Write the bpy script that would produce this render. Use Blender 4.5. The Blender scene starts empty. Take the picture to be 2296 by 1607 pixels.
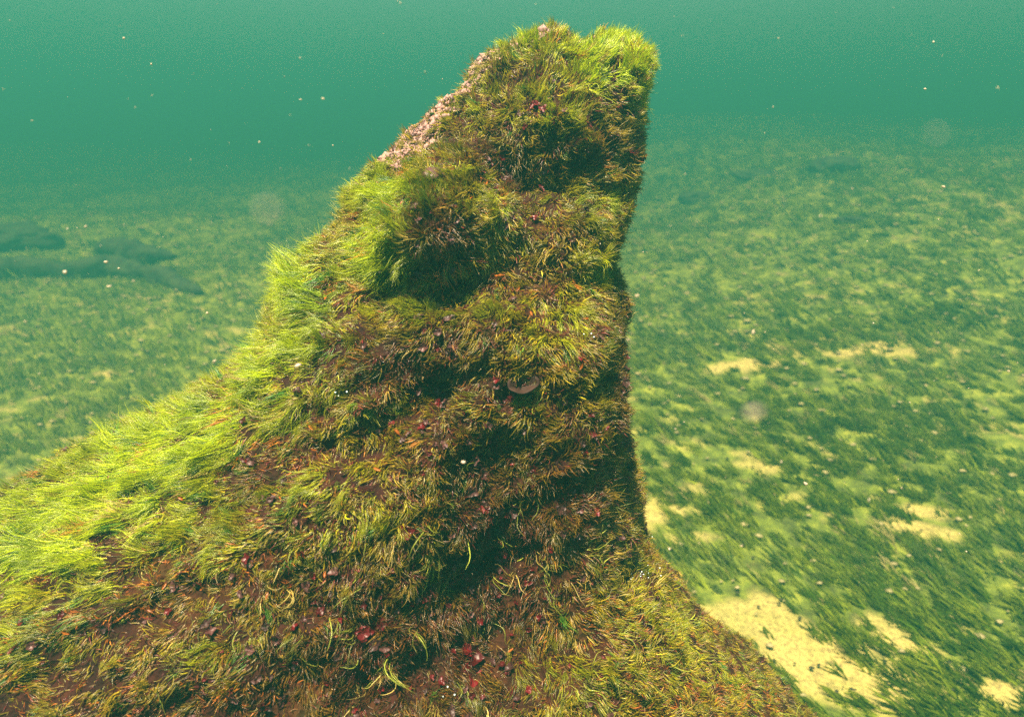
import bpy, math, random
import numpy as np

random.seed(7)
rng = np.random.default_rng(11)
SC = bpy.context.scene
COL = SC.collection
R = math.radians

# ------------------------------------------------------------------ camera
CAM_Z, PITCH = 1.2, 17.8
cam = bpy.data.cameras.new('camera')
cam.sensor_width = 36.0
cam.lens = 23.46
cam.clip_start, cam.clip_end = 0.01, 500.0
cam.dof.use_dof = True
cam.dof.focus_distance = 0.75
cam.dof.aperture_fstop = 5.0
camo = bpy.data.objects.new('camera', cam)
camo.location = (0, 0, CAM_Z)
camo.rotation_euler = (R(90 - PITCH), 0, 0)
COL.objects.link(camo)
SC.camera = camo

# ------------------------------------------------------------------ sky, sun, exposure
SUN_DIR = np.array([-0.17, -0.30, 1.0]); SUN_DIR /= np.linalg.norm(SUN_DIR)   # towards the sun
elev = math.asin(SUN_DIR[2]); azim = math.atan2(SUN_DIR[0], SUN_DIR[1])
world = bpy.data.worlds.new('World'); SC.world = world; world.use_nodes = True
wn = world.node_tree; wn.nodes.clear()
sky = wn.nodes.new('ShaderNodeTexSky'); sky.sky_type = 'NISHITA'; sky.sun_disc = False
sky.sun_elevation = elev; sky.sun_rotation = azim
bg = wn.nodes.new('ShaderNodeBackground'); bg.inputs['Strength'].default_value = 0.06
wo = wn.nodes.new('ShaderNodeOutputWorld')
wn.links.new(sky.outputs[0], bg.inputs['Color']); wn.links.new(bg.outputs[0], wo.inputs['Surface'])
sun = bpy.data.lights.new('sun', 'SUN'); sun.energy = 5.0; sun.angle = R(0.6); sun.color = (1.0, 0.93, 0.76)
suno = bpy.data.objects.new('sun', sun)
suno.rotation_euler = (math.pi / 2 - elev, 0, math.pi - azim)
suno.location = (-3, 2, 8)
COL.objects.link(suno)
SC.view_settings.view_transform = 'Standard'; SC.view_settings.look = 'None'
SC.view_settings.gamma = 1.0; SC.view_settings.use_curve_mapping = False
SC.view_settings.exposure = 2.75
cy = SC.cycles
cy.use_denoising = False
cy.max_bounces = 6; cy.diffuse_bounces = 3; cy.glossy_bounces = 2; cy.transmission_bounces = 3
cy.volume_bounces = 1; cy.transparent_max_bounces = 6
cy.caustics_reflective = False; cy.caustics_refractive = False

# ------------------------------------------------------------------ helpers
def ray(u, v):
    """direction (y = 1) of the line of sight through a point of the 2296 x 1607 survey of the photograph"""
    f = 667.0 * 2296 / 1024
    a, b = (u - 1148) / f, (803.5 - v) / f
    c, s = math.cos(R(PITCH)), math.sin(R(PITCH))
    d = np.array([a, c + b * s, -s + b * c])
    return d / d[1]

def at(u, v, y):
    d = ray(u, v) * y
    return np.array([d[0], d[1], d[2] + CAM_Z])

TAB = rng.random((64, 64, 64)).astype(np.float32)
def noise(p, s=1.0, seed=0):
    q = np.asarray(p, dtype=np.float64) * s + seed * 7.31 + 100.0
    i = np.floor(q).astype(int); f = q - i; f = f * f * (3 - 2 * f)
    i0 = i & 63; i1 = (i + 1) & 63
    x0, y0, z0 = i0[..., 0], i0[..., 1], i0[..., 2]; x1, y1, z1 = i1[..., 0], i1[..., 1], i1[..., 2]
    fx, fy, fz = f[..., 0], f[..., 1], f[..., 2]
    a = TAB[x0, y0, z0] * (1 - fx) + TAB[x1, y0, z0] * fx
    b = TAB[x0, y1, z0] * (1 - fx) + TAB[x1, y1, z0] * fx
    c = TAB[x0, y0, z1] * (1 - fx) + TAB[x1, y0, z1] * fx
    d = TAB[x0, y1, z1] * (1 - fx) + TAB[x1, y1, z1] * fx
    return ((a * (1 - fy) + b * fy) * (1 - fz) + (c * (1 - fy) + d * fy) * fz) * 2 - 1
def fbm(p, s, seed=0, octs=4):
    r = 0; a = 1.0; t = 0
    for k in range(octs):
        r = r + a * noise(p, s * 2 ** k, seed + k); t += a; a *= 0.5
    return r / t
def unit(v):
    return v / np.maximum(np.linalg.norm(v, axis=-1, keepdims=True), 1e-9)
def sstep(a, b, x):
    t = np.clip((x - a) / (b - a), 0, 1); return t * t * (3 - 2 * t)

def tag(o, label=None, cat=None, group=None, kind=None):
    if label: o['label'] = label
    if cat: o['category'] = cat
    if group: o['group'] = group
    if kind: o['kind'] = kind
    return o
def mesh_data(name, V, F, mat=None, smooth=True):
    me = bpy.data.meshes.new(name)
    V = np.asarray(V, dtype=np.float32); F = np.asarray(F, dtype=np.int32)
    k = F.shape[1]
    me.vertices.add(len(V)); me.vertices.foreach_set('co', V.ravel())
    me.loops.add(F.size); me.loops.foreach_set('vertex_index', F.ravel())
    me.polygons.add(len(F))
    me.polygons.foreach_set('loop_start', np.arange(0, F.size, k, dtype=np.int32))
    me.polygons.foreach_set('use_smooth', np.full(len(F), smooth))
    me.update(calc_edges=True); me.validate()
    if mat: me.materials.append(mat)
    return me
def obj(name, me, parent=None, loc=None):
    o = bpy.data.objects.new(name, me); COL.objects.link(o)
    if parent: o.parent = parent
    if loc is not None: o.location = loc
    return o
def vcol(me, C, name='tint'):
    a = me.attributes.new(name, 'FLOAT_COLOR', 'POINT')
    C4 = np.ones((len(C), 4), np.float32); C4[:, :3] = C
    a.data.foreach_set('color', C4.ravel())
def grid_faces(nu, nv, wrap=False):
    """rows nv, columns nu"""
    j = np.arange(nv - 1)[:, None]; i = np.arange(nu if wrap else nu - 1)[None, :]
    i2 = (i + 1) % nu
    return np.stack([j * nu + i, j * nu + i2, (j + 1) * nu + i2, (j + 1) * nu + i], -1).reshape(-1, 4)

def strands(name, P, Rad, Cl, mat, parent=None):
    """P (n,k,3) points, Rad (n,k), Cl (n,3)"""
    n, k, _ = P.shape
    h = bpy.data.hair_curves.new(name)
    h.add_curves([k] * n)
    h.attributes['position'].data.foreach_set('vector', np.ascontiguousarray(P, dtype=np.float32).ravel())
    ra = h.attributes.get('radius') or h.attributes.new('radius', 'FLOAT', 'POINT')
    ra.data.foreach_set('value', np.ascontiguousarray(Rad, dtype=np.float32).ravel())
    ca = h.attributes.new('tint', 'FLOAT_COLOR', 'CURVE')
    C4 = np.ones((n, 4), np.float32); C4[:, :3] = Cl
    ca.data.foreach_set('color', C4.ravel())
    h.materials.append(mat)
    return obj(name, h, parent)

# ------------------------------------------------------------------ materials
def new_mat(name):
    m = bpy.data.materials.new(name); m.use_nodes = True
    nt = m.node_tree; nt.nodes.clear()
    out = nt.nodes.new('ShaderNodeOutputMaterial')
    return m, nt, out
def node(nt, t, **kw):
    n = nt.nodes.new(t)
    for k, v in kw.items():
        if k in n.inputs: n.inputs[k].default_value = v
        else: setattr(n, k, v)
    return n
def leaf_mat(name, trans=0.4, gloss=0.25, rough=0.35, fixed=None):
    m, nt, out = new_mat(name)
    if fixed is None:
        c = node(nt, 'ShaderNodeAttribute', attribute_name='tint').outputs['Color']
    else:
        rgb = node(nt, 'ShaderNodeRGB'); rgb.outputs[0].default_value = (*fixed, 1)
        oi = node(nt, 'ShaderNodeObjectInfo')
        hs = node(nt, 'ShaderNodeHueSaturation')
        mr = node(nt, 'ShaderNodeMapRange'); mr.inputs['To Min'].default_value = 0.55; mr.inputs['To Max'].default_value = 1.5
        nt.links.new(oi.outputs['Random'], mr.inputs['Value']); nt.links.new(mr.outputs[0], hs.inputs['Value'])
        nt.links.new(rgb.outputs[0], hs.inputs['Color'])
        no = node(nt, 'ShaderNodeTexNoise', Scale=180.0, Detail=3.0)
        mx = node(nt, 'ShaderNodeMix', data_type='RGBA', blend_type='MULTIPLY'); mx.inputs['Factor'].default_value = 0.7
        nt.links.new(hs.outputs[0], mx.inputs['A']); nt.links.new(no.outputs['Fac'], mx.inputs['B'])
        c = mx.outputs['Result']
    b = node(nt, 'ShaderNodeBsdfPrincipled', Roughness=rough)
    b.inputs['Specular IOR Level'].default_value = gloss
    t = node(nt, 'ShaderNodeBsdfTranslucent')
    nt.links.new(c, b.inputs['Base Color']); nt.links.new(c, t.inputs['Color'])
    mix = node(nt, 'ShaderNodeMixShader', Fac=trans)
    nt.links.new(b.outputs[0], mix.inputs[1]); nt.links.new(t.outputs[0], mix.inputs[2])
    nt.links.new(mix.outputs[0], out.inputs['Surface'])
    return m
M_STRAND = leaf_mat('algae_strand', 0.30, 0.5, 0.30)
M_BLADE = leaf_mat('grass_blade', 0.35, 0.3, 0.4)
M_NODULE = leaf_mat('red_algae', 0.25, 0.4, 0.4, (0.15, 0.004, 0.008))
M_MAUVE = leaf_mat('mauve_algae', 0.1, 0.5, 0.5, (0.10, 0.030, 0.028))
M_FLAKE = leaf_mat('orange_leaf', 0.35, 0.5, 0.35, (0.50, 0.13, 0.01))
M_CRUST = leaf_mat('pink_crust', 0.05, 0.3, 0.6, (0.52, 0.28, 0.25))

def rock_material():
    m, nt, out = new_mat('algae_covered_rock')
    tc = node(nt, 'ShaderNodeNewGeometry')
    n1 = node(nt, 'ShaderNodeTexNoise', Scale=9.0, Detail=6.0, Roughness=0.65)
    n2 = node(nt, 'ShaderNodeTexNoise', Scale=70.0, Detail=6.0, Roughness=0.7)
    n3 = node(nt, 'ShaderNodeTexVoronoi', Scale=160.0)
    for n in (n1, n2, n3): nt.links.new(tc.outputs['Position'], n.inputs['Vector'])
    r1 = node(nt, 'ShaderNodeValToRGB'); cr = r1.color_ramp
    cr.elements[0].position = 0.30; cr.elements[0].color = (0.011, 0.002, 0.002, 1)
    cr.elements[1].position = 0.72; cr.elements[1].color = (0.025, 0.024, 0.004, 1)
    e = cr.elements.new(0.45); e.color = (0.026, 0.005, 0.003, 1)
    e = cr.elements.new(0.58); e.color = (0.045, 0.014, 0.003, 1)
    nt.links.new(n1.outputs['Fac'], r1.inputs[0])
    r2 = node(nt, 'ShaderNodeValToRGB'); r2.color_ramp.elements[0].position = 0.35; r2.color_ramp.elements[0].color = (0.35, 0.35, 0.35, 1)
    r2.color_ramp.elements[1].position = 0.7; r2.color_ramp.elements[1].color = (1.5, 1.4, 1.3, 1)
    nt.links.new(n2.outputs['Fac'], r2.inputs[0])
    mx = node(nt, 'ShaderNodeMix', data_type='RGBA', blend_type='MULTIPLY'); mx.inputs['Factor'].default_value = 1.0
    nt.links.new(r1.outputs[0], mx.inputs['A']); nt.links.new(r2.outputs[0], mx.inputs['B'])
    b = node(nt, 'ShaderNodeBsdfPrincipled', Roughness=0.8); b.inputs['Specular IOR Level'].default_value = 0.15
    nt.links.new(mx.outputs['Result'], b.inputs['Base Color'])
    bu = node(nt, 'ShaderNodeBump', Strength=0.9, Distance=0.004)
    ad = node(nt, 'ShaderNodeMath', operation='ADD')
    nt.links.new(n2.outputs['Fac'], ad.inputs[0]); nt.links.new(n3.outputs['Distance'], ad.inputs[1])
    nt.links.new(ad.outputs[0], bu.inputs['Height']); nt.links.new(bu.outputs[0], b.inputs['Normal'])
    nt.links.new(b.outputs[0], out.inputs['Surface'])
    return m

def bed_material():
    m, nt, out = new_mat('river_bed')
    tc = node(nt, 'ShaderNodeNewGeometry')
    at_ = node(nt, 'ShaderNodeAttribute', attribute_name='sand')
    n2 = node(nt, 'ShaderNodeTexNoise', Scale=14.0, Detail=7.0, Roughness=0.7)
    n3 = node(nt, 'ShaderNodeTexNoise', Scale=90.0, Detail=5.0, Roughness=0.7)
    vo = node(nt, 'ShaderNodeTexVoronoi', Scale=38.0)
    vo.inputs['Randomness'].default_value = 1.0
    for n in (n2, n3, vo): nt.links.new(tc.outputs['Position'], n.inputs['Vector'])
    green = node(nt, 'ShaderNodeValToRGB'); g = green.color_ramp
    g.elements[0].position = 0.38; g.elements[0].color = (0.060, 0.085, 0.012, 1)
    g.elements[1].position = 0.68; g.elements[1].color = (0.40, 0.44, 0.05, 1)
    e = g.elements.new(0.52); e.color = (0.17, 0.23, 0.020, 1)
    nt.links.new(n2.outputs['Fac'], green.inputs[0])
    sand = node(nt, 'ShaderNodeValToRGB'); s = sand.color_ramp
    s.elements[0].position = 0.33; s.elements[0].color = (0.26, 0.20, 0.08, 1)
    s.elements[1].position = 0.55; s.elements[1].color = (0.66, 0.55, 0.17, 1)
    nt.links.new(n3.outputs['Fac'], sand.inputs[0])
    mx = node(nt, 'ShaderNodeMix', data_type='RGBA')
    nt.links.new(at_.outputs['Fac'], mx.inputs['Factor'])
    nt.links.new(green.outputs[0], mx.inputs['A']); nt.links.new(sand.outputs[0], mx.inputs['B'])
    b = node(nt, 'ShaderNodeBsdfPrincipled', Roughness=0.9)
    nt.links.new(mx.outputs['Result'], b.inputs['Base Color'])
    bu = node(nt, 'ShaderNodeBump', Strength=0.8, Distance=0.02)
    ad = node(nt, 'ShaderNodeMath', operation='ADD')
    nt.links.new(n2.outputs['Fac'], ad.inputs[0]); nt.links.new(n3.outputs['Fac'], ad.inputs[1])
    nt.links.new(ad.outputs[0], bu.inputs['Height']); nt.links.new(bu.outputs[0], b.inputs['Normal'])
    nt.links.new(b.outputs[0], out.inputs['Surface'])
    return m

# ------------------------------------------------------------------ the bed of the river
def bed_z(x, y):
    x = np.asarray(x, float); y = np.asarray(y, float)
    p = np.stack([x, y, np.zeros_like(x)], -1)
    h = 0.20 * np.log1p(np.exp((x - 0.7) * 1.6)) / 1.6 * sstep(0.5, 4, y)
    h = np.minimum(h, .6) + 2.1 * (1 - np.exp(-0.045 * np.clip(y - 1.0, 0, 60))) * (0.72 + 0.22 * sstep(-1, 3, x)) + 0.05 * fbm(p, 0.9, 3, 4) + 0.26 * fbm(p, 0.35, 9, 3) * sstep(2, 6, np.hypot(x, y))
    h = h + 0.018 * fbm(p, 6.0, 5, 2) + 0.45 * fbm(p, 0.16, 13, 2) * sstep(6, 13, y)
    return np.minimum(h, 3.3)

def ground_hit(u, v):
    d = ray(u, v)
    for y in np.arange(0.6, 40, 0.01):
        p = at(u, v, y)
        if p[2] <= bed_z(p[0], p[1]): return p
    return at(u, v, 40)

# bare sand: (u, v, half width, half depth, turn)
SAND = []
for (u, v, a, b, t) in [(1770, 1450, 0.24, 0.11, -0.62), (1870, 1530, 0.15, 0.09, -0.7), (1660, 1400, 0.12, 0.08, -0.4), (2010, 1440, 0.07, 0.03, -0.5),
                        (1960, 1400, 0.06, 0.03, 0), (1920, 790, 0.16, 0.05, 0.1), (2050, 790, 0.16, 0.05, 0), (1700, 1050, 0.10, 0.03, -0.2),
                        (1480, 1150, 0.10, 0.06, 0), (2080, 1150, 0.09, 0.025, -0.3),
                        (1540, 1210, 0.1, 0.03, 0.1), (2250, 340, 0.3, 0.12, 0.3),  (430, 950, 0.12, 0.05, 0),
                        (230, 840, 0.10, 0.03, 0), (2010, 1520, 0.06, 0.05, 0), (2240, 1560, .06, .04, 0),
                         (2050, 1190, .1, .03, -.3), (1660, 820, .2, .05, 0)]:
    g = ground_hit(u, v); SAND.append((g[0], g[1], a, b, t))
def sand_amount(x, y):
    s = np.zeros_like(x)
    p = np.stack([x, y, np.zeros_like(x)], -1)
    wob = 1.1 * fbm(p, 11.0, 21, 4)
    for (sx, sy, a, b, t) in SAND:
        dx, dy = x - sx, y - sy
        c, q = math.cos(t), math.sin(t)
        k = np.sqrt(((dx * c + dy * q) / a) ** 2 + ((-dx * q + dy * c) / b) ** 2)
        s = np.maximum(s, sstep(1.25, 0.75, k + wob))
    speck = fbm(p * np.array([0.8, 1.3, 1]), 15.0, 33, 3); speck2 = fbm(p * np.array([0.8, 1.3, 1]), 3.0, 35, 3)
    far_ = 1 - 0.8 * sstep(4, 8, y)
    return far_ * np.maximum(s * (0.75 + 0.25 * sstep(-.3, .2, speck)), 0.6 * sstep(0.24, 0.48, speck + 0.25 * speck2))

nr, na = 760, 560
rad = 0.25 + 60 * (np.linspace(0, 1, nr) ** 3.2)
ang = np.linspace(-1.25, 1.25, na)
RR, AA = np.meshgrid(rad, ang, indexing='ij')
gx = RR * np.sin(AA); gy = RR * np.cos(AA) - 0.6
gz = bed_z(gx, gy)
V = np.stack([gx, gy, gz], -1).reshape(-1, 3)
me = mesh_data('river_bed', V, grid_faces(na, nr)[:, ::-1], bed_material())
a = me.attributes.new('sand', 'FLOAT', 'POINT'); a.data.foreach_set('value', sand_amount(V[:, 0], V[:, 1]).astype(np.float32))
tag(obj('river_bed', me), 'sandy river bed overgrown with short green weed', kind='structure')

# ------------------------------------------------------------------ the rock pinnacle
LEFT = [(-2600, 3200), (-2300, 2500), (-1500, 1950), (-900, 1640), (-450, 1370), (-200, 1225), (0, 1130), (130, 1060), (300, 970), (420, 905), (520, 850),
        (600, 785), (640, 715), (690, 625), (720, 555), (755, 500), (795, 435), (868, 380), (920, 340), (970, 282), (1020, 225), (1070, 158), (1108, 120), (1150, 104), (1200, 98)]
RIGHT = [(1392, 98), (1408, 122), (1408, 170), (1418, 215), (1412, 330), (1388, 400), (1358, 500), (1342, 600), (1346, 650), (1362, 720),
         (1364, 900), (1374, 1000), (1384, 1100), (1436, 1190), (1500, 1300), (1574, 1400), (1658, 1490), (1775, 1600), (1900, 1750), (1960, 1900), (2000, 2400), (2010, 3200)]
K = 0.70                                     # the rock stands about 0.8 m from the lens
def zk(z): return CAM_Z + (np.asarray(z, float) - CAM_Z) * K
def edge(pts, y_of):
    o = [at(u, v, y_of(v)) for u, v in pts]
    o = np.array(o); k = np.argsort(o[:, 2]); return o[k]
Ledge = edge(LEFT, lambda v: K * (1.22 - 0.12 * min(v / 1607, 1.1))); Redge = edge(RIGHT, lambda v: K * (1.22 - 0.12 * min(v / 1607, 1.1)))
ZT = max(Ledge[:, 2].max(), Redge[:, 2].max()); ZB = -0.15
NV, NU = 430, 620
tz = np.linspace(0, 1, NV)
zz = ZT + 0.004 - (ZT - ZB) * tz
zz[0] = ZT + 0.006
xl = np.interp(zz, Ledge[:, 2], Ledge[:, 0]); xr = np.interp(zz, Redge[:, 2], Redge[:, 0])
yc = np.interp(zz, [*zk([0.0, 0.6]), ZT], [1.10 * K, 1.14 * K, 1.22 * K])
bf = K * np.interp(zz, [*zk([-0.15, 0.2, 0.5, 0.75, 0.95, 1.15]), ZT], [0.72, 0.60, 0.48, 0.365, 0.275, 0.185, 0.10])
bb = K * np.interp(zz, [*zk([-0.15, 0.5, 1.0]), ZT], [0.5, 0.35, 0.22, 0.14])
# close the top
cap = np.clip((ZT + 0.006 - zz) / 0.035, 0, 1) ** 0.5
mid = (xl + xr) / 2; xl = mid + (xl - mid) * np.maximum(cap, 0.02); xr = mid + (xr - mid) * np.maximum(cap, 0.02)
bf = bf * np.maximum(cap, 0.02); bb = bb * np.maximum(cap, 0.02)
phi = np.linspace(0, 2 * np.pi, NU, endpoint=False)
# more points on the front half
phi = phi + 0.35 * np.sin(phi + np.pi) * 0
cx, sx = np.cos(phi), np.sin(phi)
n_ = 2.5
ex = np.sign(cx) * np.abs(cx) ** (2 / n_); ey = np.sign(sx) * np.abs(sx) ** (2 / n_)
X = (xl + xr)[:, None] / 2 + (xr - xl)[:, None] / 2 * ex[None, :]
Y = yc[:, None] + np.where(ey[None, :] < 0, bf[:, None], bb[:, None]) * ey[None, :]
Z = zz[:, None] + 0 * X
# the left flank sweeps towards the camera, the right flank falls back
frontw = np.clip(-ey, 0, 1)[None, :]
# forms of the front face, pushed out (+) or in (-) : (u, v, y, radius x, radius z, amount)
FORMS = [(975, 465, 1.05, 0.095, 0.085, 0.092), (930, 420, 1.05, 0.10, 0.05, 0.03), (970, 735, 0.95, 0.24, 0.055, 0.030), (975, 600, 0.97, 0.12, 0.03, -0.012), (1180, 700, 1.0, 0.13, 0.05, 0.012), (1200, 865, 0.95, 0.17, 0.075, 0.050), (1340, 560, 1.0, 0.06, 0.08, 0.02),
         (1250, 420, 1.05, 0.12, 0.03, -0.035), (1290, 480, 1.05, 0.07, 0.06, 0.035), (1150, 400, 1.1, 0.05, 0.06, -0.05), 
         (1250, 700, 1.0, 0.12, 0.05, 0.03), (1250, 230, 1.1, 0.10, 0.07, 0.02), (1370, 130, 1.15, 0.06, 0.05, 0.03), (700, 760, 1.0, 0.14, 0.10, 0.03),
         (1110, 1280, 0.85, 0.10, 0.30, -0.09), (850, 1100, 0.85, 0.25, 0.05, 0.03), (820, 1290, 0.8, 0.25, 0.04, -0.03), (560, 1060, 0.9, 0.05, 0.05, -0.02),
         (1340, 1250, 0.85, 0.10, 0.22, 0.05), (950, 1480, 0.75, 0.20, 0.06, -0.04), (1500, 1480, 0.8, 0.2, 0.08, 0.02)]
for (u, v, y, rx, rz, am) in FORMS:
    c = at(u, v, y * K); rx, rz, am = rx * K, rz * K, am * K
    d = ((X - c[0]) / rx) ** 2 + ((Z - c[2]) / rz) ** 2
    k = np.exp(-d ** 1.6) if am > 0.07 else np.exp(-d)
    Y = Y - am * k * np.minimum(frontw * 3, 1)
G = np.stack([X, Y, Z], -1)
def grid_normals(G):
    du = np.roll(G, -1, 1) - np.roll(G, 1, 1)
    dv = np.gradient(G, axis=0)
    n = unit(np.cross(dv, du)); return n
N = grid_normals(G)
ctr = np.stack([(xl + xr) / 2, yc, zz], -1)[:, None, :]
if ((G - ctr) * N * [1, 1, 0]).sum(-1).mean() < 0: N = -N
inside = 1.0
disp = 0.022 * fbm(G, 7.0, 1, 3) + 0.014 * fbm(G, 20.0, 2, 3) + 0.005 * fbm(G, 70.0, 4, 2)
# creases that run down and outwards
strat = noise(np.stack([G[..., 0] * 3 + G[..., 2] * 4, G[..., 2] * 14 - G[..., 0] * 7, G[..., 1] * 3], -1), 1.0, 5)
ridge = 1 - np.abs(noise(np.stack([G[..., 0] * 4 + G[..., 2] * 7, G[..., 2] * 24 - G[..., 0] * 13, G[..., 1] * 5], -1), 1.0, 15)) * 2
disp = disp + 0.012 * strat + 0.009 * ridge + 0.010 * np.abs(noise(G, 26.0, 19))
disp = disp * np.minimum(cap, 1)[:, None]
G = G + N * disp[..., None] * np.array([0.85, 1, 0.7])
topw = np.clip(1 - (ZT - zz) / 0.05, 0, 1)[:, None]
xa, xb, xc2 = at(1390, 70, .85)[0], at(1295, 70, .85)[0], at(1240, 60, .85)[0]
G[..., 2] += topw * (0.006 * np.exp(-((G[..., 0] - xa) / .022) ** 2) - 0.010 * np.exp(-((G[..., 0] - xb) / .016) ** 2) + 0.005 * np.exp(-((G[..., 0] - xc2) / .014) ** 2))
N = grid_normals(G)
if ((G - ctr) * N * [1, 1, 0]).sum(-1).mean() < 0: N = -N
F = grid_faces(NU, NV, wrap=True)
Vr = G.reshape(-1, 3)
top_c = len(Vr)
Vr = np.vstack([Vr, G[0].mean(0)[None]])
root = bpy.data.objects.new('rock_pinnacle', None); COL.objects.link(root); root.location = (0, 0, 0)
tag(root, 'tall fin shaped rock overgrown with lime green, olive and dark red algae', 'rock')
rme = mesh_data('rock', Vr, F, rock_material())
obj('rock_body', rme, root)

# sampling of the surface: only what can be seen from in front, above and the sides
A = G[:-1]; An = N[:-1]
dU = np.linalg.norm(np.roll(G, -1, 1)[:-1] - A, axis=-1); dV = np.linalg.norm(G[1:] - A, axis=-1)
area = dU * dV
camp = np.array([0, 0, CAM_Z])
toC = unit(camp - A)
facing = (toC * An).sum(-1)
dist = np.linalg.norm(camp - A, axis=-1)
zone_ok = (A[..., 2] > 0.15) & (A[..., 0] > -1.0) & (A[..., 0] < 0.6)
vis = np.where(facing > -0.25, 1.0, 0.12) * zone_ok
# finer covering near the viewer is not needed: weight by apparent size
W0 = area * vis / dist ** 2
def sample(n, w=None):
    p = (W0 if w is None else W0 * w).ravel(); p = p / p.sum()
    idx = rng.choice(p.size, n, p=p)
    j, i = np.unravel_index(idx, A.shape[:2])
    a, b = rng.random(n)[:, None], rng.random(n)[:, None]
    i2 = (i + 1) % NU
    P = G[j, i] * (1 - a) * (1 - b) + G[j, i2] * a * (1 - b) + G[j + 1, i] * (1 - a) * b + G[j + 1, i2] * a * b
    return P, N[j, i]

# survey coordinates of a point of the rock (used only to say which growth or painted shade covers which part of it)
def uv(P):
    d = P - camp
    c, s = math.cos(R(PITCH)), math.sin(R(PITCH))
    dep = d[..., 1] * c - d[..., 2] * s; up = d[..., 1] * s + d[..., 2] * c
    f = 667.0 * 2296 / 1024
    return 1148 + f * d[..., 0] / dep, 803.5 - f * up / dep
def blob(U, Vv, L):
    s = np.zeros_like(U)
    for (u, v, a, b, t, k) in L:
        dx, dy = U - u, Vv - v; c, q = math.cos(t), math.sin(t)
        s = np.maximum(s, k * np.exp(-(((dx * c + dy * q) / a) ** 2 + ((-dx * q + dy * c) / b) ** 2)))
    return s
CRUST = [(1090, 110, 50, 30, -.8, 1), (1040, 170, 30, 60, .5, 1), (990, 240, 30, 60, .6, 1), (940, 310, 30, 50, .7, .9), (890, 345, 40, 25, 0, .7), (1180, 75, 50, 22, 0, .8), (1370, 70, 60, 14, 0, .9), (700, 490, 30, 20, -.7, .5), (780, 425, 30, 16, -.7, .3)]
W0 = W0 * (1 - 0.85 * np.clip(blob(*uv(A), CRUST) * 1.2, 0, 1) * (facing < 0.45))
# where each growth is strong; DARK is dark red growth plus painted shade of hollows
LIME = [(1370, 135, 120, 80, 0, 1.5), (1180, 100, 90, 35, 0, .9), (880, 430, 110, 60, 0, 1.0), (860, 560, 90, 90, 0, 1.0), (700, 640, 90, 120, 0, 1.1),
        (640, 800, 160, 70, -.6, 1.1), (400, 1000, 330, 110, -.45, 1.3), (150, 1180, 350, 120, -.3, 1.4), (450, 960, 180, 60, -.4, 1.0), (1040, 380, 70, 30, 0, .7),
        (1050, 220, 70, 70, -.6, .45), (1440, 200, 40, 100, 0, .7), (1330, 460, 90, 50, 0, .7), (980, 680, 250, 30, 0, .45), (1260, 720, 60, 60, 0, .6), (1100, 430, 40, 60, 0, .7),
        (1500, 1420, 200, 120, .7, .42), (1300, 1500, 300, 100, 0, .35), (1650, 1520, 130, 60, .8, .5), (520, 1230, 120, 40, 0, .6), (700, 1090, 150, 40, -.3, .4), (120, 1400, 300, 70, -.5, .55),
        (480, 1450, 120, 50, -.4, .4), (1330, 600, 60, 80, 0, .4), (770, 1180, 150, 40, -.3, .4), (1240, 260, 100, 70, .6, .5)]
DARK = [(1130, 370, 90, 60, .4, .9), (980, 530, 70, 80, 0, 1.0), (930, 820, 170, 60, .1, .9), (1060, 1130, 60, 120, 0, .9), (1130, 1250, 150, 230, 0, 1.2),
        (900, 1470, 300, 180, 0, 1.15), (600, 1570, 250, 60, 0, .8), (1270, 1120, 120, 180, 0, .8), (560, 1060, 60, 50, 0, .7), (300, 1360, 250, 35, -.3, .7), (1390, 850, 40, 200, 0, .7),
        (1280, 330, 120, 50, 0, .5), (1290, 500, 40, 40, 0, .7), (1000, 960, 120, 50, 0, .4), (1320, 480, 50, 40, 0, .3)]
ORANGE = [(980, 620, 130, 40, 0, 1.0), (1090, 450, 30, 60, 0, .6), (300, 1350, 280, 40, -.4, 1.0), (450, 1290, 160, 40, -.1, .9), (600, 1000, 120, 60, 0, .6),
          (80, 1500, 150, 50, -.5, .9), (400, 1580, 300, 60, 0, .7), (1600, 1560, 200, 60, 0, .6), (680, 560, 60, 60, 0, .5), (600, 680, 50, 50, 0, .6), (1350, 1400, 150, 40, 0, .5)]

def flow_dir(P, Nn, U, Vv):
    """the way the growth leans at each spot"""
    n = len(P)
    left = sstep(950, 650, U + (Vv - 700) * 0.25)
    head = sstep(440, 330, Vv - 0.05 * (U - 1100)) * sstep(900, 1000, U)
    knob = np.exp(-(((U - 960) / 190) ** 2 + ((Vv - 500) / 150) ** 2) ** 2)
    low = sstep(850, 1200, Vv)
    f_left = np.array([-1.0, -0.10, -0.30]); f_low = np.array([-0.15, -0.4, -0.9]); f_right = np.array([0.9, -0.3, 0.12])
    f_mid = np.array([-0.80, -0.25, -0.30])
    right = sstep(1150, 1400, U)
    f = f_mid[None] * (1 - left[:, None]) + f_left[None] * left[:, None]
    f = f * (1 - (low * (1 - left))[:, None]) + f_low * (low * (1 - left))[:, None]
    f = f * (1 - right[:, None]) + f_right * right[:, None]
    hr = np.stack([(U - 1240) / 200, -0.35 + 0 * U, (330 - Vv) / 200], -1)
    f = f * (1 - head[:, None]) + unit(hr) * head[:, None]
    kr = np.stack([(U - 1000) / 140, -0.35 + 0 * U, (480 - Vv) / 170], -1)
    f = f * (1 - knob[:, None]) + unit(kr) * knob[:, None]
    w = np.stack([fbm(P, 7, 40, 2), fbm(P, 7, 44, 2), fbm(P, 7, 48, 2)], -1)
    return unit(f + 0.85 * w)

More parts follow.
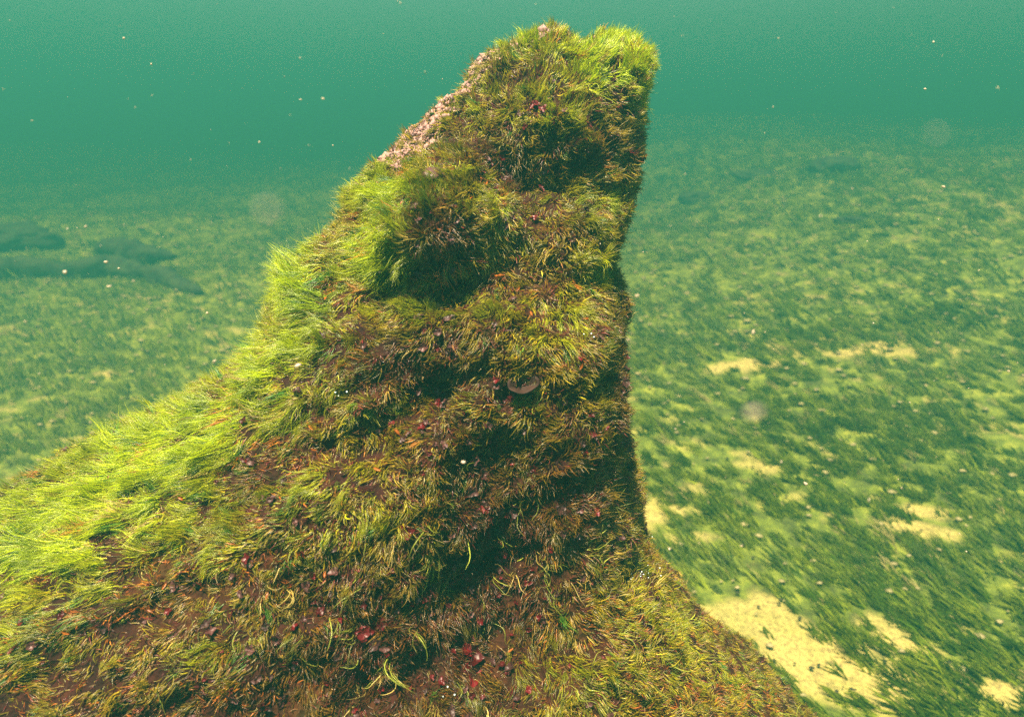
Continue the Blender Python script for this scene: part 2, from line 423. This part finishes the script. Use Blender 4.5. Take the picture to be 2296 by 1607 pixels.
def tufts(nt, per, length, spread, curl, lift, radius, colour_fn, w=None, k=7, flow_w=1.0, jit=0.35, lam=0.0, wave=0.2):
    C0, Cn = sample(nt, w)
    U, Vv = uv(C0)
    fl = flow_dir(C0, Cn, U, Vv)
    fl = fl - Cn * (fl * Cn).sum(-1, keepdims=True) * 0.8
    lf = lift * (1 - 0.65 * sstep(900, 600, U) * sstep(500, 800, Vv))[:, None]
    base = unit(Cn * lf + fl * flow_w + rng.normal(0, 0.25, (nt, 3)))
    L = length(U, Vv, C0) * rng.lognormal(0, 0.20, nt)
    cf, keep = colour_fn(U, Vv, C0, nt)
    C0, Cn, base, L, cf, fl = C0[keep], Cn[keep], base[keep], L[keep], cf[keep], fl[keep]
    nt = len(C0)
    rp = np.repeat(np.arange(nt), per); n = len(rp)
    off = rng.normal(0, spread, (n, 3)); off -= Cn[rp] * (off * Cn[rp]).sum(-1, keepdims=True)
    P0 = C0[rp] + off - Cn[rp] * 0.002
    d = unit(base[rp] + off / max(spread, 1e-6) * 0.12 + rng.normal(0, jit, (n, 3)))
    Ls = L[rp] * rng.uniform(0.55, 1.15, n)
    pts = [P0]
    axis = unit(rng.normal(0, 1, (n, 3)))
    for s in range(1, k):
        wob = np.stack([noise(pts[-1], 85, 60), noise(pts[-1], 85, 63), noise(pts[-1], 85, 66)], -1)
        d = unit(d + fl[rp] * 0.12 + wob * (curl + wave) + np.cross(axis, d) * curl * 0.5 + rng.normal(0, curl * 0.35, (n, 3)))
        pts.append(pts[-1] + d * (Ls / (k - 1))[:, None])
    P = np.stack(pts, 1)
    if lam:
        Q = P.reshape(nt, per, k, 3); mid_ = Q.mean(1, keepdims=True)
        tt = np.linspace(0, 1, k)[None, None, :, None]
        Q = Q + (mid_ - Q) * lam * np.sin(tt * 2.4) * rng.uniform(.3, 1.1, (nt, per, 1, 1)); P = Q.reshape(n, k, 3)
    prof = np.interp(np.linspace(0, 1, k), [0, 0.6, 1], [1, 0.8, 0.18])
    Rd = radius * rng.uniform(0.6, 1.4, n)[:, None] * prof[None]
    Cl = cf[rp] * rng.lognormal(0, 0.40, n)[:, None]
    return P, Rd, np.clip(Cl, 0.001, 0.85)

def mixc(a, b, t): return a * (1 - t)[:, None] + np.asarray(b)[None] * t[:, None]
def green_colours(U, Vv, P, n):
    lm = np.clip(blob(U, Vv, LIME) + 0.25 * fbm(P, 14, 70, 3), 0, 1)
    dk = np.clip(blob(U, Vv, DARK), 0, 1)
    og = np.clip(blob(U, Vv, ORANGE) - 0.3, 0, 1)
    c = np.tile([0.21, 0.17, 0.008], (n, 1))
    c = mixc(c, [0.36, 0.43, 0.001], lm)
    c = mixc(c, [0.10, 0.16, 0.010], np.clip(0.8 * fbm(P, 26, 170, 2) - .02, 0, .8) * 1.3 * (Vv > 380))
    c = mixc(c, [0.040, 0.028, 0.006], dk * 0.9)  # near-black tint paints the shade of creases and hollows into the strands
    r = rng.random(n)
    c[r < 0.05] = [0.36, 0.26, 0.06]
    c[(r > 0.93)] = [0.06, 0.15, 0.015]
    o = rng.random(n) < 0.02 + 0.10 * og
    c[o] = [0.42, 0.15, 0.02]
    keep = rng.random(n) < (1.0 - 0.50 * dk)
    return c, keep
def len_long(U, Vv, P):
    lm = np.clip(blob(U, Vv, LIME), 0, 1)
    return (1 - 0.45 * sstep(1300, 1400, U) * sstep(150, 400, Vv)) * (0.014 + 0.022 * lm * sstep(300, 700, Vv) + 0.006 * lm)
def w_at(fn):
    U, Vv = uv(A); return fn(U, Vv)

Wlime = w_at(lambda U, Vv: 0.25 + np.clip(blob(U, Vv, LIME), 0, 1.2) * 1.3)
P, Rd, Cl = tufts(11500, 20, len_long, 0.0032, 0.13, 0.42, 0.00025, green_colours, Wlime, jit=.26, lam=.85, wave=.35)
tag(strands('green_filament_algae', P, Rd, Cl, M_STRAND, root), kind='stuff')

def olive_colours(U, Vv, P, n):
    c, keep = green_colours(U, Vv, P, n)
    c = mixc(c, [0.36, 0.22, 0.012], 0.65 * rng.random(n) ** 1.2)
    dk = np.clip(blob(U, Vv, DARK), 0, 1)
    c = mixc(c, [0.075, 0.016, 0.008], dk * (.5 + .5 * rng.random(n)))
    return c, rng.random(n) < (1.0 - 0.35 * dk)
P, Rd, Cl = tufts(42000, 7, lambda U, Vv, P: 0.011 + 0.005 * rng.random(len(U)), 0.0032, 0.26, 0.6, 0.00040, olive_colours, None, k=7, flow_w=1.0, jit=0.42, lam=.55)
tag(strands('curly_olive_algae', P, Rd, Cl, M_STRAND, root), kind='stuff')

# short brown, rust and dark red turf close to the rock
def turf_colours(U, Vv, P, n):
    pal = np.array([[.16, .035, .025], [.18, .08, .03], [.13, .018, .02], [.28, .19, .08], [.30, .12, .02], [.15, .13, .03]])
    c = 0.8 * pal[rng.choice(6, n, p=[.25, .22, .18, .12, .08, .15])]
    dk = np.clip(blob(U, Vv, DARK), 0, 1); c = c * (1 - 0.45 * dk)[:, None]  # turf colour dimmed in DARK zones, shade of the hollows painted in
    og = np.clip(blob(U, Vv, ORANGE), 0, 1); o = rng.random(n) < og * .5
    c[o] = [.38, .11, .015]
    return c, np.ones(n, bool)
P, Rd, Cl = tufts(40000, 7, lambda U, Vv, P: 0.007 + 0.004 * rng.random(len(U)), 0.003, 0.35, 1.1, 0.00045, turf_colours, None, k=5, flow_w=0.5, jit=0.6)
tag(strands('brown_turf_algae', P, Rd, Cl, M_STRAND, root), kind='stuff')

# long loose olive threads trailing down the lower face
def thread_colours(U, Vv, P, n):
    c = np.tile([0.22, 0.24, 0.03], (n, 1)); c[rng.random(n) < .2] = [0.36, 0.27, 0.07]
    return c, np.ones(n, bool)
Wlow = w_at(lambda U, Vv: sstep(1000, 1300, Vv) * sstep(200, 600, U) + 0.06)
P, Rd, Cl = tufts(420, 5, lambda U, Vv, P: 0.032 + 0 * U, 0.002, 0.30, 0.5, 0.00038, thread_colours, Wlow, k=11, jit=.15)
tag(strands('trailing_algae_threads', P, Rd, Cl, M_STRAND, root), kind='stuff')

# ------------------------------------------------------------------ lumps, flakes and crust on the rock
def ico(sub=2):
    import bmesh
    bm = bmesh.new(); bmesh.ops.create_icosphere(bm, subdivisions=sub, radius=1.0)
    V = np.array([v.co[:] for v in bm.verts]); F = np.array([[v.index for v in f.verts] for f in bm.faces]); bm.free()
    return V, F
IV, IF = ico(2); IV1, IF1 = ico(1)
def lump_mesh(name, seed, mat, amp=0.35, sc=1.6, flat=0.7):
    V = IV * (1 + amp * fbm(IV, sc, seed, 3))[:, None]
    V = V * [1, 1, flat]
    return mesh_data(name, V, IF, mat)
def frond_mesh(name, seed, mat):
    r = np.random.default_rng(seed); Vs, Fs = [], []
    for q in range(6):
        a0 = q * 1.05 + r.uniform(-.4, .4); L = r.uniform(.7, 1.25); el = r.uniform(.2, 1.1); wd = r.uniform(.35, .6)
        rows = []
        for t in np.linspace(0, 1, 5):
            e = el - t * r.uniform(.1, .7); w = wd * math.sin(math.pi * (.12 + .8 * t)) 
            cx_, cz_ = L * t * math.cos(e), L * t * math.sin(e)
            for s_ in (-1, -.35, .35, 1):
                x_, y_ = cx_, s_ * w; z_ = cz_ + .22 * abs(s_) * w + r.normal(0, .07)
                rows.append((x_ * math.cos(a0) - y_ * math.sin(a0), x_ * math.sin(a0) + y_ * math.cos(a0), z_ - .15))
        Vq = np.array(rows); up = Vq + [0, 0, .07]; base = sum(len(v) for v in Vs); n = 20
        g = grid_faces(4, 5); rim = [0, 4, 8, 12, 16, 17, 18, 19, 15, 11, 7, 3, 2, 1]
        side = np.array([[rim[i], rim[(i + 1) % 14], rim[(i + 1) % 14] + n, rim[i] + n] for i in range(14)])
        Vs += [Vq, up]; Fs += [g[:, ::-1] + base, g + n + base, side + base]
    return mesh_data(name, np.vstack(Vs), np.vstack(Fs), mat)
def basis(n, spin):
    z = unit(n); x = unit(np.cross([0.31, 0.52, 0.79], z)); y = np.cross(z, x)
    c, s = math.cos(spin), math.sin(spin)
    return x * c + y * s, -x * s + y * c, z
from mathutils import Matrix
def place(o, p, n, spin, s):
    x, y, z = basis(np.array(n), spin)
    s = np.array(s) * np.ones(3)
    o.matrix_basis = Matrix([[x[0] * s[0], y[0] * s[1], z[0] * s[2], p[0]], [x[1] * s[0], y[1] * s[1], z[1] * s[2], p[1]],
                             [x[2] * s[0], y[2] * s[1], z[2] * s[2], p[2]], [0, 0, 0, 1]])
Wdark = w_at(lambda U, Vv: 0.05 + np.clip(blob(U, Vv, DARK), 0, 1)) * (facing > 0.0)
for nm, mat, cnt, rs in (('red_algae_frond', M_NODULE, 270, (0.0014, 0.0042)), ('mauve_algae_frond', M_MAUVE, 280, (0.002, 0.0055))):
    ms = [frond_mesh(nm, 80 + k, mat) for k in range(6)]
    Pn, Nn = sample(cnt, Wdark)
    for i in range(cnt):
        o = obj(nm, ms[i % 6], root)
        r = random.uniform(*rs)
        place(o, Pn[i] + Nn[i] * (r * 0.3 + .003), Nn[i] + np.random.normal(0, .3, 3), random.uniform(0, 6.28), (r * random.uniform(.7, 1.6), r, r))
# orange leaf scraps
def flake_mesh(seed):
    t = np.linspace(0, 1, 7); V = []
    r = np.random.default_rng(seed)
    for a in t:
        w = 0.32 * math.sin(math.pi * min(1, a * 0.95 + 0.03)) + 0.03
        V += [(a * 2 - 1, -w, 0.25 * math.sin(a * 3 + seed) + r.uniform(-.05, .05)), (a * 2 - 1, 0, 0.25 * math.sin(a * 3 + seed) - .1), (a * 2 - 1, w, 0.25 * math.sin(a * 3 + seed) + r.uniform(-.05, .05))]
    V = np.array(V); up = V.copy(); up[:, 2] += 0.05
    Fs = grid_faces(3, 7); n = len(V)
    rim = [0, 3, 6, 9, 12, 15, 18, 19, 20, 17, 14, 11, 8, 5, 2, 1]
    side = [[rim[i], rim[(i + 1) % 16], rim[(i + 1) % 16] + n, rim[i] + n] for i in range(16)]
    return mesh_data('orange_leaf_scrap', np.vstack([V, up]), np.vstack([Fs[:, ::-1], Fs + n, side]), M_FLAKE)
fm = [flake_mesh(s) for s in range(5)]
Worg = w_at(lambda U, Vv: 0.06 + np.clip(blob(U, Vv, ORANGE), 0, 1)) * (facing > 0.0)
Pn, Nn = sample(130, Worg)
for i in range(130):
    o = obj('orange_leaf_scrap', fm[i % 5], root); r = random.uniform(0.0018, 0.0042)
    place(o, Pn[i] + Nn[i] * 0.006, Nn[i] + np.random.normal(0, .4, 3), random.uniform(0, 6.28), (r, r, r))
# pale pink knobbly crust down the left edge of the head
Wc = w_at(lambda U, Vv: np.clip(blob(U, Vv, CRUST) - 0.12, 0, 1)) * (facing > -0.5)
Wc = Wc * np.where(facing < 0.32, 1.0, 0.10)
for nm, n, mt, lab in (('pink_crust', 12000, M_CRUST, 'pale pink knobbly crust down the bare upper edge'), ('mauve_crust', 6000, M_MAUVE, 'dull mauve patches in the pink crust')):
    Pn, Nn = sample(n, Wc)
    keep = fbm(Pn, 30, 200, 2) > (-.25 if nm == 'pink_crust' else .0); Pn, Nn = Pn[keep], Nn[keep]; n = len(Pn)
    sc = rng.lognormal(-6.75, .45, n)
    Vc = (Pn + Nn * 0.0012)[:, None, :] + IV1[None] * sc[:, None, None] * (1 + 0.30 * rng.normal(0, 1, (n, len(IV1), 1)))
    Fc = (IF1[None] + (np.arange(n) * len(IV1))[:, None, None]).reshape(-1, 3)
    tag(obj(nm, mesh_data(nm, Vc.reshape(-1, 3), Fc, mt), root), lab, kind='stuff')
# surface point of the rock seen at a survey spot
Uall, Vall = uv(A); Fr = (facing > 0.02) & (A[..., 1] < 0.9)
def on_rock(u, v):
    d = np.where(Fr, (Uall - u) ** 2 + (Vall - v) ** 2, 1e12)
    j, i = np.unravel_index(np.argmin(d), d.shape); return A[j, i], An[j, i]
for (u, v, r, nm, mat) in [(1165, 88, .012, 'pink_sponge', M_CRUST), (975, 385, .014, 'pink_sponge', M_MAUVE), (1000, 395, .010, 'pink_sponge', M_NODULE), (1150, 675, .007, 'pink_sponge', M_MAUVE),
                           (1210, 255, .008, 'red_algae_frond', M_NODULE), (1205, 242, .007, 'red_algae_frond', M_NODULE), (1075, 1140, .010, 'red_algae_frond', M_NODULE),
                           (1078, 1190, .011, 'red_algae_frond', M_NODULE), (910, 1200, .013, 'red_algae_frond', M_NODULE), (1130, 1240, .012, 'red_algae_frond', M_NODULE), (1130, 890, .009, 'red_algae_frond', M_NODULE),
                           (1045, 1480, .02, 'red_algae_frond', M_NODULE), (830, 1400, .014, 'red_algae_frond', M_NODULE), (1190, 1110, .010, 'mauve_algae_frond', M_MAUVE), (1460, 1180, .010, 'mauve_algae_frond', M_MAUVE),
                           (1255, 300, .009, 'mauve_algae_frond', M_MAUVE), (1440, 350, .008, 'red_algae_frond', M_NODULE)]:
    p, n = on_rock(u, v); r = r * K
    for q in range(3):
        o = obj(nm, lump_mesh(nm, u + q, mat, 0.9, 2.6, .4) if 'sponge' in nm else frond_mesh(nm, u + q, mat), root)
        place(o, p + n * r * (.05 + .2 * q) + np.random.normal(0, r * .45, 3), n, q * 2.0, r * (1 - .22 * q))

# the oval shell on the front face
def shell_mesh():
    rows, cols = 14, 28; V = []
    for j in range(rows):
        t = j / (rows - 1)                        # out over the shell and back into its mouth
        if t < 0.6: rr = math.sin(t / 0.6 * math.pi / 2); z = -0.75 * math.cos(t / 0.6 * math.pi / 2)
        else: k = (t - 0.6) / 0.4; rr = 1.0 - 0.98 * k ; z = -0.60 * math.sin(k * math.pi / 2)
        for i in range(cols):
            a = i / cols * 2 * math.pi
            V.append((rr * math.cos(a) * (1 + .12 * math.cos(a)), rr * math.sin(a) * .62 * (1 + .08 * math.sin(3 * a)), z + .06 * math.sin(5 * a)))
    m, nt, out = new_mat('dark_shell')
    b = node(nt, 'ShaderNodeBsdfPrincipled', Roughness=0.7); w = node(nt, 'ShaderNodeTexNoise', Scale=5.0, Detail=5.0)
    r = node(nt, 'ShaderNodeValToRGB'); r.color_ramp.elements[0].color = (.010, .003, .003, 1); r.color_ramp.elements[1].color = (.05, .02, .012, 1); b.inputs['Specular IOR Level'].default_value = .2
    nt.links.new(w.outputs['Fac'], r.inputs[0]); nt.links.new(r.outputs[0], b.inputs['Base Color']); nt.links.new(b.outputs[0], out.inputs['Surface'])
    return mesh_data('mussel_shell', np.array(V), grid_faces(28, rows, wrap=True), m)
p, n = on_rock(1170, 848)
so = obj('shell', shell_mesh()); place(so, p + n * 0.008, unit(np.array([.15, -.80, .65])), 0.5, (0.016, 0.015, 0.012))
tag(so, 'dark oval shell stuck open among the algae in the middle of the rock face', 'shell')

# small bubbles caught in the growth
m, nt, out = new_mat('bubble')
b = node(nt, 'ShaderNodeBsdfPrincipled', Roughness=0.05); b.inputs['Base Color'].default_value = (.75, .85, .9, 1); b.inputs['Specular IOR Level'].default_value = 1.0
nt.links.new(b.outputs[0], out.inputs['Surface'])
bv = []
for (u, v, c) in [(1430, 1290, 12), (1470, 1285, 4), (990, 1560, 3), (1460, 1200, 2), (760, 880, 3), (1310, 760, 3)]:
    for q in range(c):
        p, n = on_rock(u + random.gauss(0, 14), v + random.gauss(0, 9)); bv.append((p + n * random.uniform(.004, .009), random.uniform(.0005, .0010)))
Vb = np.concatenate([IV1 * r + p for p, r in bv]); Fb = np.concatenate([IF1 + k * len(IV1) for k in range(len(bv))])
tag(obj('bubbles', mesh_data('bubbles', Vb, Fb, m), root), kind='stuff')

# ------------------------------------------------------------------ weed on the bed
def weed(n, ymin, ymax, length, width, seedk, thin=True):
    y = ymin + (ymax - ymin) * rng.random(n) ** 0.8
    half = 0.86 * y + 0.25
    x = rng.uniform(-1, 1, n) * half
    # leave out what the rock hides
    s = sand_amount(x, y)
    p = np.stack([x, y, np.zeros(n)], -1)
    pr = np.stack([(x - y) * .75, (x + y) * 1.7, 0 * x], -1)      # clumps drawn out along the current
    clump = 0.85 * fbm(pr, 13.0, 90 + seedk, 3) + 0.35 * fbm(p, 2.5, 95, 2) + 0.10 * sstep(2.2, 1.2, y)
    keep = (rng.random(n) > s * 0.97) & (clump + rng.normal(0, .10, n) > 0.03)
    x, y, clump = x[keep], y[keep], clump[keep]
    return x, y, clump
def make_weed(name, n, ymin, ymax, L0, wd, per, seedk, spread):
    x, y, cl = weed(n, ymin, ymax, L0, wd, seedk)
    nt = len(x); rp = np.repeat(np.arange(nt), per); m = len(rp)
    px = x[rp] + rng.normal(0, spread, m); py = y[rp] + rng.normal(0, spread, m)
    P0 = np.stack([px, py, bed_z(px, py) - 0.004], -1)
    pp = np.stack([x, y, 0 * x], -1)
    cur = np.stack([-0.75 + 0.5 * fbm(pp, 2.5, 51, 2), 0.55 + 0.6 * fbm(pp, 2.5, 55, 2), 0.40 + 0.25 * rng.random(nt)], -1)
    d = unit(cur[rp] + rng.normal(0, .32, (m, 3)) + [0, 0, .5])
    L = (L0 * rng.lognormal(0, .3, nt))[rp] * rng.uniform(.5, 1.1, m)
    pts = [P0]; k = 6
    for s_ in range(1, k):
        d = unit(d + 0.30 * (cur[rp] - [0, 0, .35]) + rng.normal(0, .10, (m, 3)))
        pts.append(pts[-1] + d * (L / (k - 1))[:, None])
    P = np.stack(pts, 1)
    Rd = wd * rng.uniform(.6, 1.4, m)[:, None] * np.interp(np.linspace(0, 1, k), [0, .5, 1], [.8, 1, .2])[None]
    c = np.tile([0.055, 0.105, 0.003], (nt, 1)); t = rng.random(nt)
    c = mixc(c, [0.26, 0.32, 0.02], np.clip(t * 1.3 - .35 - 0.5 * cl, 0, 1))
    c[rng.random(nt) < .03] = [0.36, 0.32, 0.12]
    Cl = c[rp] * rng.lognormal(0, .25, m)[:, None]
    tag(strands(name, P, Rd, Cl, M_BLADE), label='short dark green weed leaning with the current over the bed', kind='stuff')
make_weed('water_weed', 24000, 0.9, 3.2, 0.048, 0.0018, 12, 0, 0.009)
make_weed('water_weed', 26000, 2.8, 9.0, 0.07, 0.0040, 6, 1, 0.025)

make_weed('water_weed', 22000, 8.5, 20.0, 0.10, 0.0090, 4, 2, 0.05)

# pale gravel and shell bits
def bed_bits(name, n, y0, y1, r0, r1, colr, lab, flat=.4):
    y = y0 + (y1 - y0) * rng.random(n) ** .8; x = rng.uniform(-1, 1, n) * (.86 * y + .2)
    r = rng.uniform(r0, r1, n) * (0.6 + .25 * y)
    z = bed_z(x, y) + r * .5 + 0.008
    Vb = np.stack([x, y, z], -1)[:, None] + IV1[None] * (r[:, None, None]) * np.array([1.3, 1, flat]) * (1 + .25 * rng.normal(0, 1, (n, len(IV1), 1)))
    Fb = (IF1[None] + (np.arange(n) * len(IV1))[:, None, None]).reshape(-1, 3)
    m = leaf_mat(name, 0.0, .3, .6, colr)
    tag(obj(name, mesh_data(name, Vb.reshape(-1, 3), Fb, m)), lab, kind='stuff')
bed_bits('gravel', 2600, 0.9, 8, 0.003, 0.011, (.70, .60, .30), 'pale gravel and shell fragments scattered among the weed')
bed_bits('dark_gravel', 1200, 0.9, 4, 0.002, 0.006, (.08, .09, .05), 'dark grit lying on the sand')

# ------------------------------------------------------------------ stones, log and mounds on the bed
def mound(name, u, v, rx, ry, rz, seed, label, cat, rot=0, group=None, sink=.25):
    p = ground_hit(u, v)
    V, F = ico(4)
    V = V * (1 + .55 * fbm(V, 1.6, seed, 5))[:, None] * [rx, ry, rz]
    c, s = math.cos(rot), math.sin(rot)
    V = np.stack([V[:, 0] * c - V[:, 1] * s, V[:, 0] * s + V[:, 1] * c, V[:, 2]], -1)
    o = obj(name, mesh_data(name, V, F, M_MOSSY), loc=(p[0], p[1], p[2] + rz * (1 - sink) * .4))
    return tag(o, label, cat, group)
def mossy():
    m, nt, out = new_mat('dark_slimed_surface')
    g = node(nt, 'ShaderNodeNewGeometry'); n = node(nt, 'ShaderNodeTexNoise', Scale=12.0, Detail=6.0)
    nt.links.new(g.outputs['Position'], n.inputs['Vector'])
    r = node(nt, 'ShaderNodeValToRGB'); r.color_ramp.elements[0].position = .35; r.color_ramp.elements[0].color = (.012, .022, .012, 1)
    r.color_ramp.elements[1].position = .7; r.color_ramp.elements[1].color = (.05, .07, .02, 1)
    b = node(nt, 'ShaderNodeBsdfPrincipled', Roughness=.8); bu = node(nt, 'ShaderNodeBump', Strength=1.0, Distance=.02)
    nt.links.new(n.outputs['Fac'], r.inputs[0]); nt.links.new(r.outputs[0], b.inputs['Base Color']); nt.links.new(n.outputs['Fac'], bu.inputs['Height'])
    nt.links.new(bu.outputs[0], b.inputs['Normal']); nt.links.new(b.outputs[0], out.inputs['Surface'])
    return m
M_MOSSY = mossy()
def tube(name, pts, rads, mat, seed, amp=.12, seg=28):
    pts = np.array(pts); n = 90
    t = np.linspace(0, len(pts) - 1, n); P = np.stack([np.interp(t, np.arange(len(pts)), pts[:, k]) for k in range(3)], -1)
    ker = np.ones(13) / 13; Pp = np.pad(P, ((6, 6), (0, 0)), 'edge'); P = np.stack([np.convolve(Pp[:, k], ker, 'valid') for k in range(3)], -1)
    rr = np.interp(t, np.arange(len(pts)), rads)
    T = unit(np.gradient(P, axis=0)); S = unit(np.cross(T, [0, 0, 1.0])); Q = np.cross(S, T)
    a = np.linspace(0, 2 * np.pi, seg, endpoint=False)
    V = P[:, None] + (S[:, None] * np.cos(a)[None, :, None] + Q[:, None] * np.sin(a)[None, :, None]) * rr[:, None, None]
    dn = fbm(V, 6, seed, 4); V = V + (V - P[:, None]) * dn[..., None] * amp * 3
    V = V.reshape(-1, 3); F = grid_faces(seg, n, wrap=True)
    V = np.vstack([V, P[:1], P[-1:]]); c0, c1 = len(V) - 2, len(V) - 1
    ends = [[c0, (i + 1) % seg, i, i] for i in range(seg)] + [[c1, (n - 1) * seg + i, (n - 1) * seg + (i + 1) % seg, (n - 1) * seg + i] for i in range(0)]
    me = bpy.data.meshes.new(name)
    faces = [tuple(f) for f in F] + [(c0, (i + 1) % seg, i) for i in range(seg)] + [(c1, (n - 1) * seg + i, (n - 1) * seg + (i + 1) % seg) for i in range(seg)]
    me.from_pydata([tuple(v) for v in V], [], faces); me.materials.append(mat)
    for q in me.polygons: q.use_smooth = True
    return me
def gpts(L, lift): return [ground_hit(u, v) + [0, 0, lift] for u, v in L]
lg = obj('sunken_log', tube('log', gpts([(-60, 640), (60, 618), (170, 622), (280, 618), (380, 640), (460, 668)], 0.03), [.09, .10, .09, .10, .08, .02], M_MOSSY, 12, .28))
tag(lg, 'long dark slimed log lying bent across the bed on the left', 'log')
lg = obj('sunken_branch', tube('branch', gpts([(235, 590), (280, 600), (330, 604), (400, 612)], 0.13), [.09, .12, .08, .02], M_MOSSY, 15, .30))
tag(lg, 'short dark broken stump end just behind the long sunken log', 'branch')
mound('boulder', 20, 545, .40, .3, .13, 3, 'broad dark boulder dim in the haze behind the log at the left edge', 'boulder')
mound('boulder', 1565, 450, .20, .15, .07, 5, 'dark rounded boulder on the bed just right of the rock pinnacle', 'boulder')
mound('boulder', 1700, 395, .30, .2, .05, 7, 'long low dark boulder faint in the haze beyond the rounded one', 'boulder')
mound('boulder', 1870, 382, .24, .2, .10, 8, 'tallest hazy boulder at the top of the right hand slope', 'boulder')
mound('boulder', 1910, 497, .12, .07, .03, 9, 'small flat dark boulder low on the open slope', 'boulder')

# ------------------------------------------------------------------ drifting specks
m = leaf_mat('drifting_speck', 0.3, .3, .5, (.85, .66, .50))
n = 600
y = 0.35 + 3.2 * rng.random(n) ** 1.1; x = rng.uniform(-.82, .82, n) * y; zc = CAM_Z + y * rng.uniform(-.75, .2, n)
ok = zc > bed_z(x, y) + .1
x, y, zc = x[ok], y[ok], zc[ok]; n = len(x)
r = rng.lognormal(0, .7, n) * 0.00045 * np.clip(y, .4, 2.5)
Vb = np.stack([x, y, zc], -1)[:, None] + IV1[None] * r[:, None, None] * rng.uniform(.5, 2.2, (n, 1, 3)) * (1 + .35 * rng.normal(0, 1, (n, len(IV1), 1)))
Fb = (IF1[None] + (np.arange(n) * len(IV1))[:, None, None]).reshape(-1, 3)
tag(obj('drifting_specks', mesh_data('drifting_specks', Vb.reshape(-1, 3), Fb, m)), 'tiny pale specks drifting in the water', kind='stuff')

for (u, v, dd, r_, lab) in [(602, 472, .085, .00035, 'soft pinkish speck of silt drifting close to the lens left of the rock'), (1690, 925, .12, .0007, 'blurred brownish speck drifting right of the rock over the weed'),
                       (2100, 300, .10, .00022, 'blurred faint speck drifting high above the right hand slope')]:
    V = IV * (1 + .7 * fbm(IV, 2.0, int(u), 3))[:, None] * r_ * [2.2, 1, 1.4]
    tag(obj('silt_speck', mesh_data('silt_speck', V, IF, m), loc=at(u, v, dd)), lab, 'silt speck')

# ------------------------------------------------------------------ the water itself
HX, HY0, HY1, HZ0, HZ1 = 62.0, -6.0, 64.0, -1.8, 3.6
V = [(x, y, z) for x in (-HX, HX) for y in (HY0, HY1) for z in (HZ0, HZ1)]
F = [(0, 1, 3, 2), (4, 6, 7, 5), (0, 4, 5, 1), (2, 3, 7, 6), (0, 2, 6, 4), (1, 5, 7, 3)]
m, nt, out = new_mat('clear_green_water')
pv = node(nt, 'ShaderNodeVolumePrincipled')
pv.inputs['Density'].default_value = 0.54
pv.inputs['Color'].default_value = (0.014, 0.092, 0.088, 1)
pv.inputs['Absorption Color'].default_value = (0.36, 0.35, 0.24, 1)
pv.inputs['Anisotropy'].default_value = 0.25
nt.links.new(pv.outputs[0], out.inputs['Volume'])
tag(obj('haze', mesh_data('haze', V, F, m, False)), 'green river water', kind='stuff')
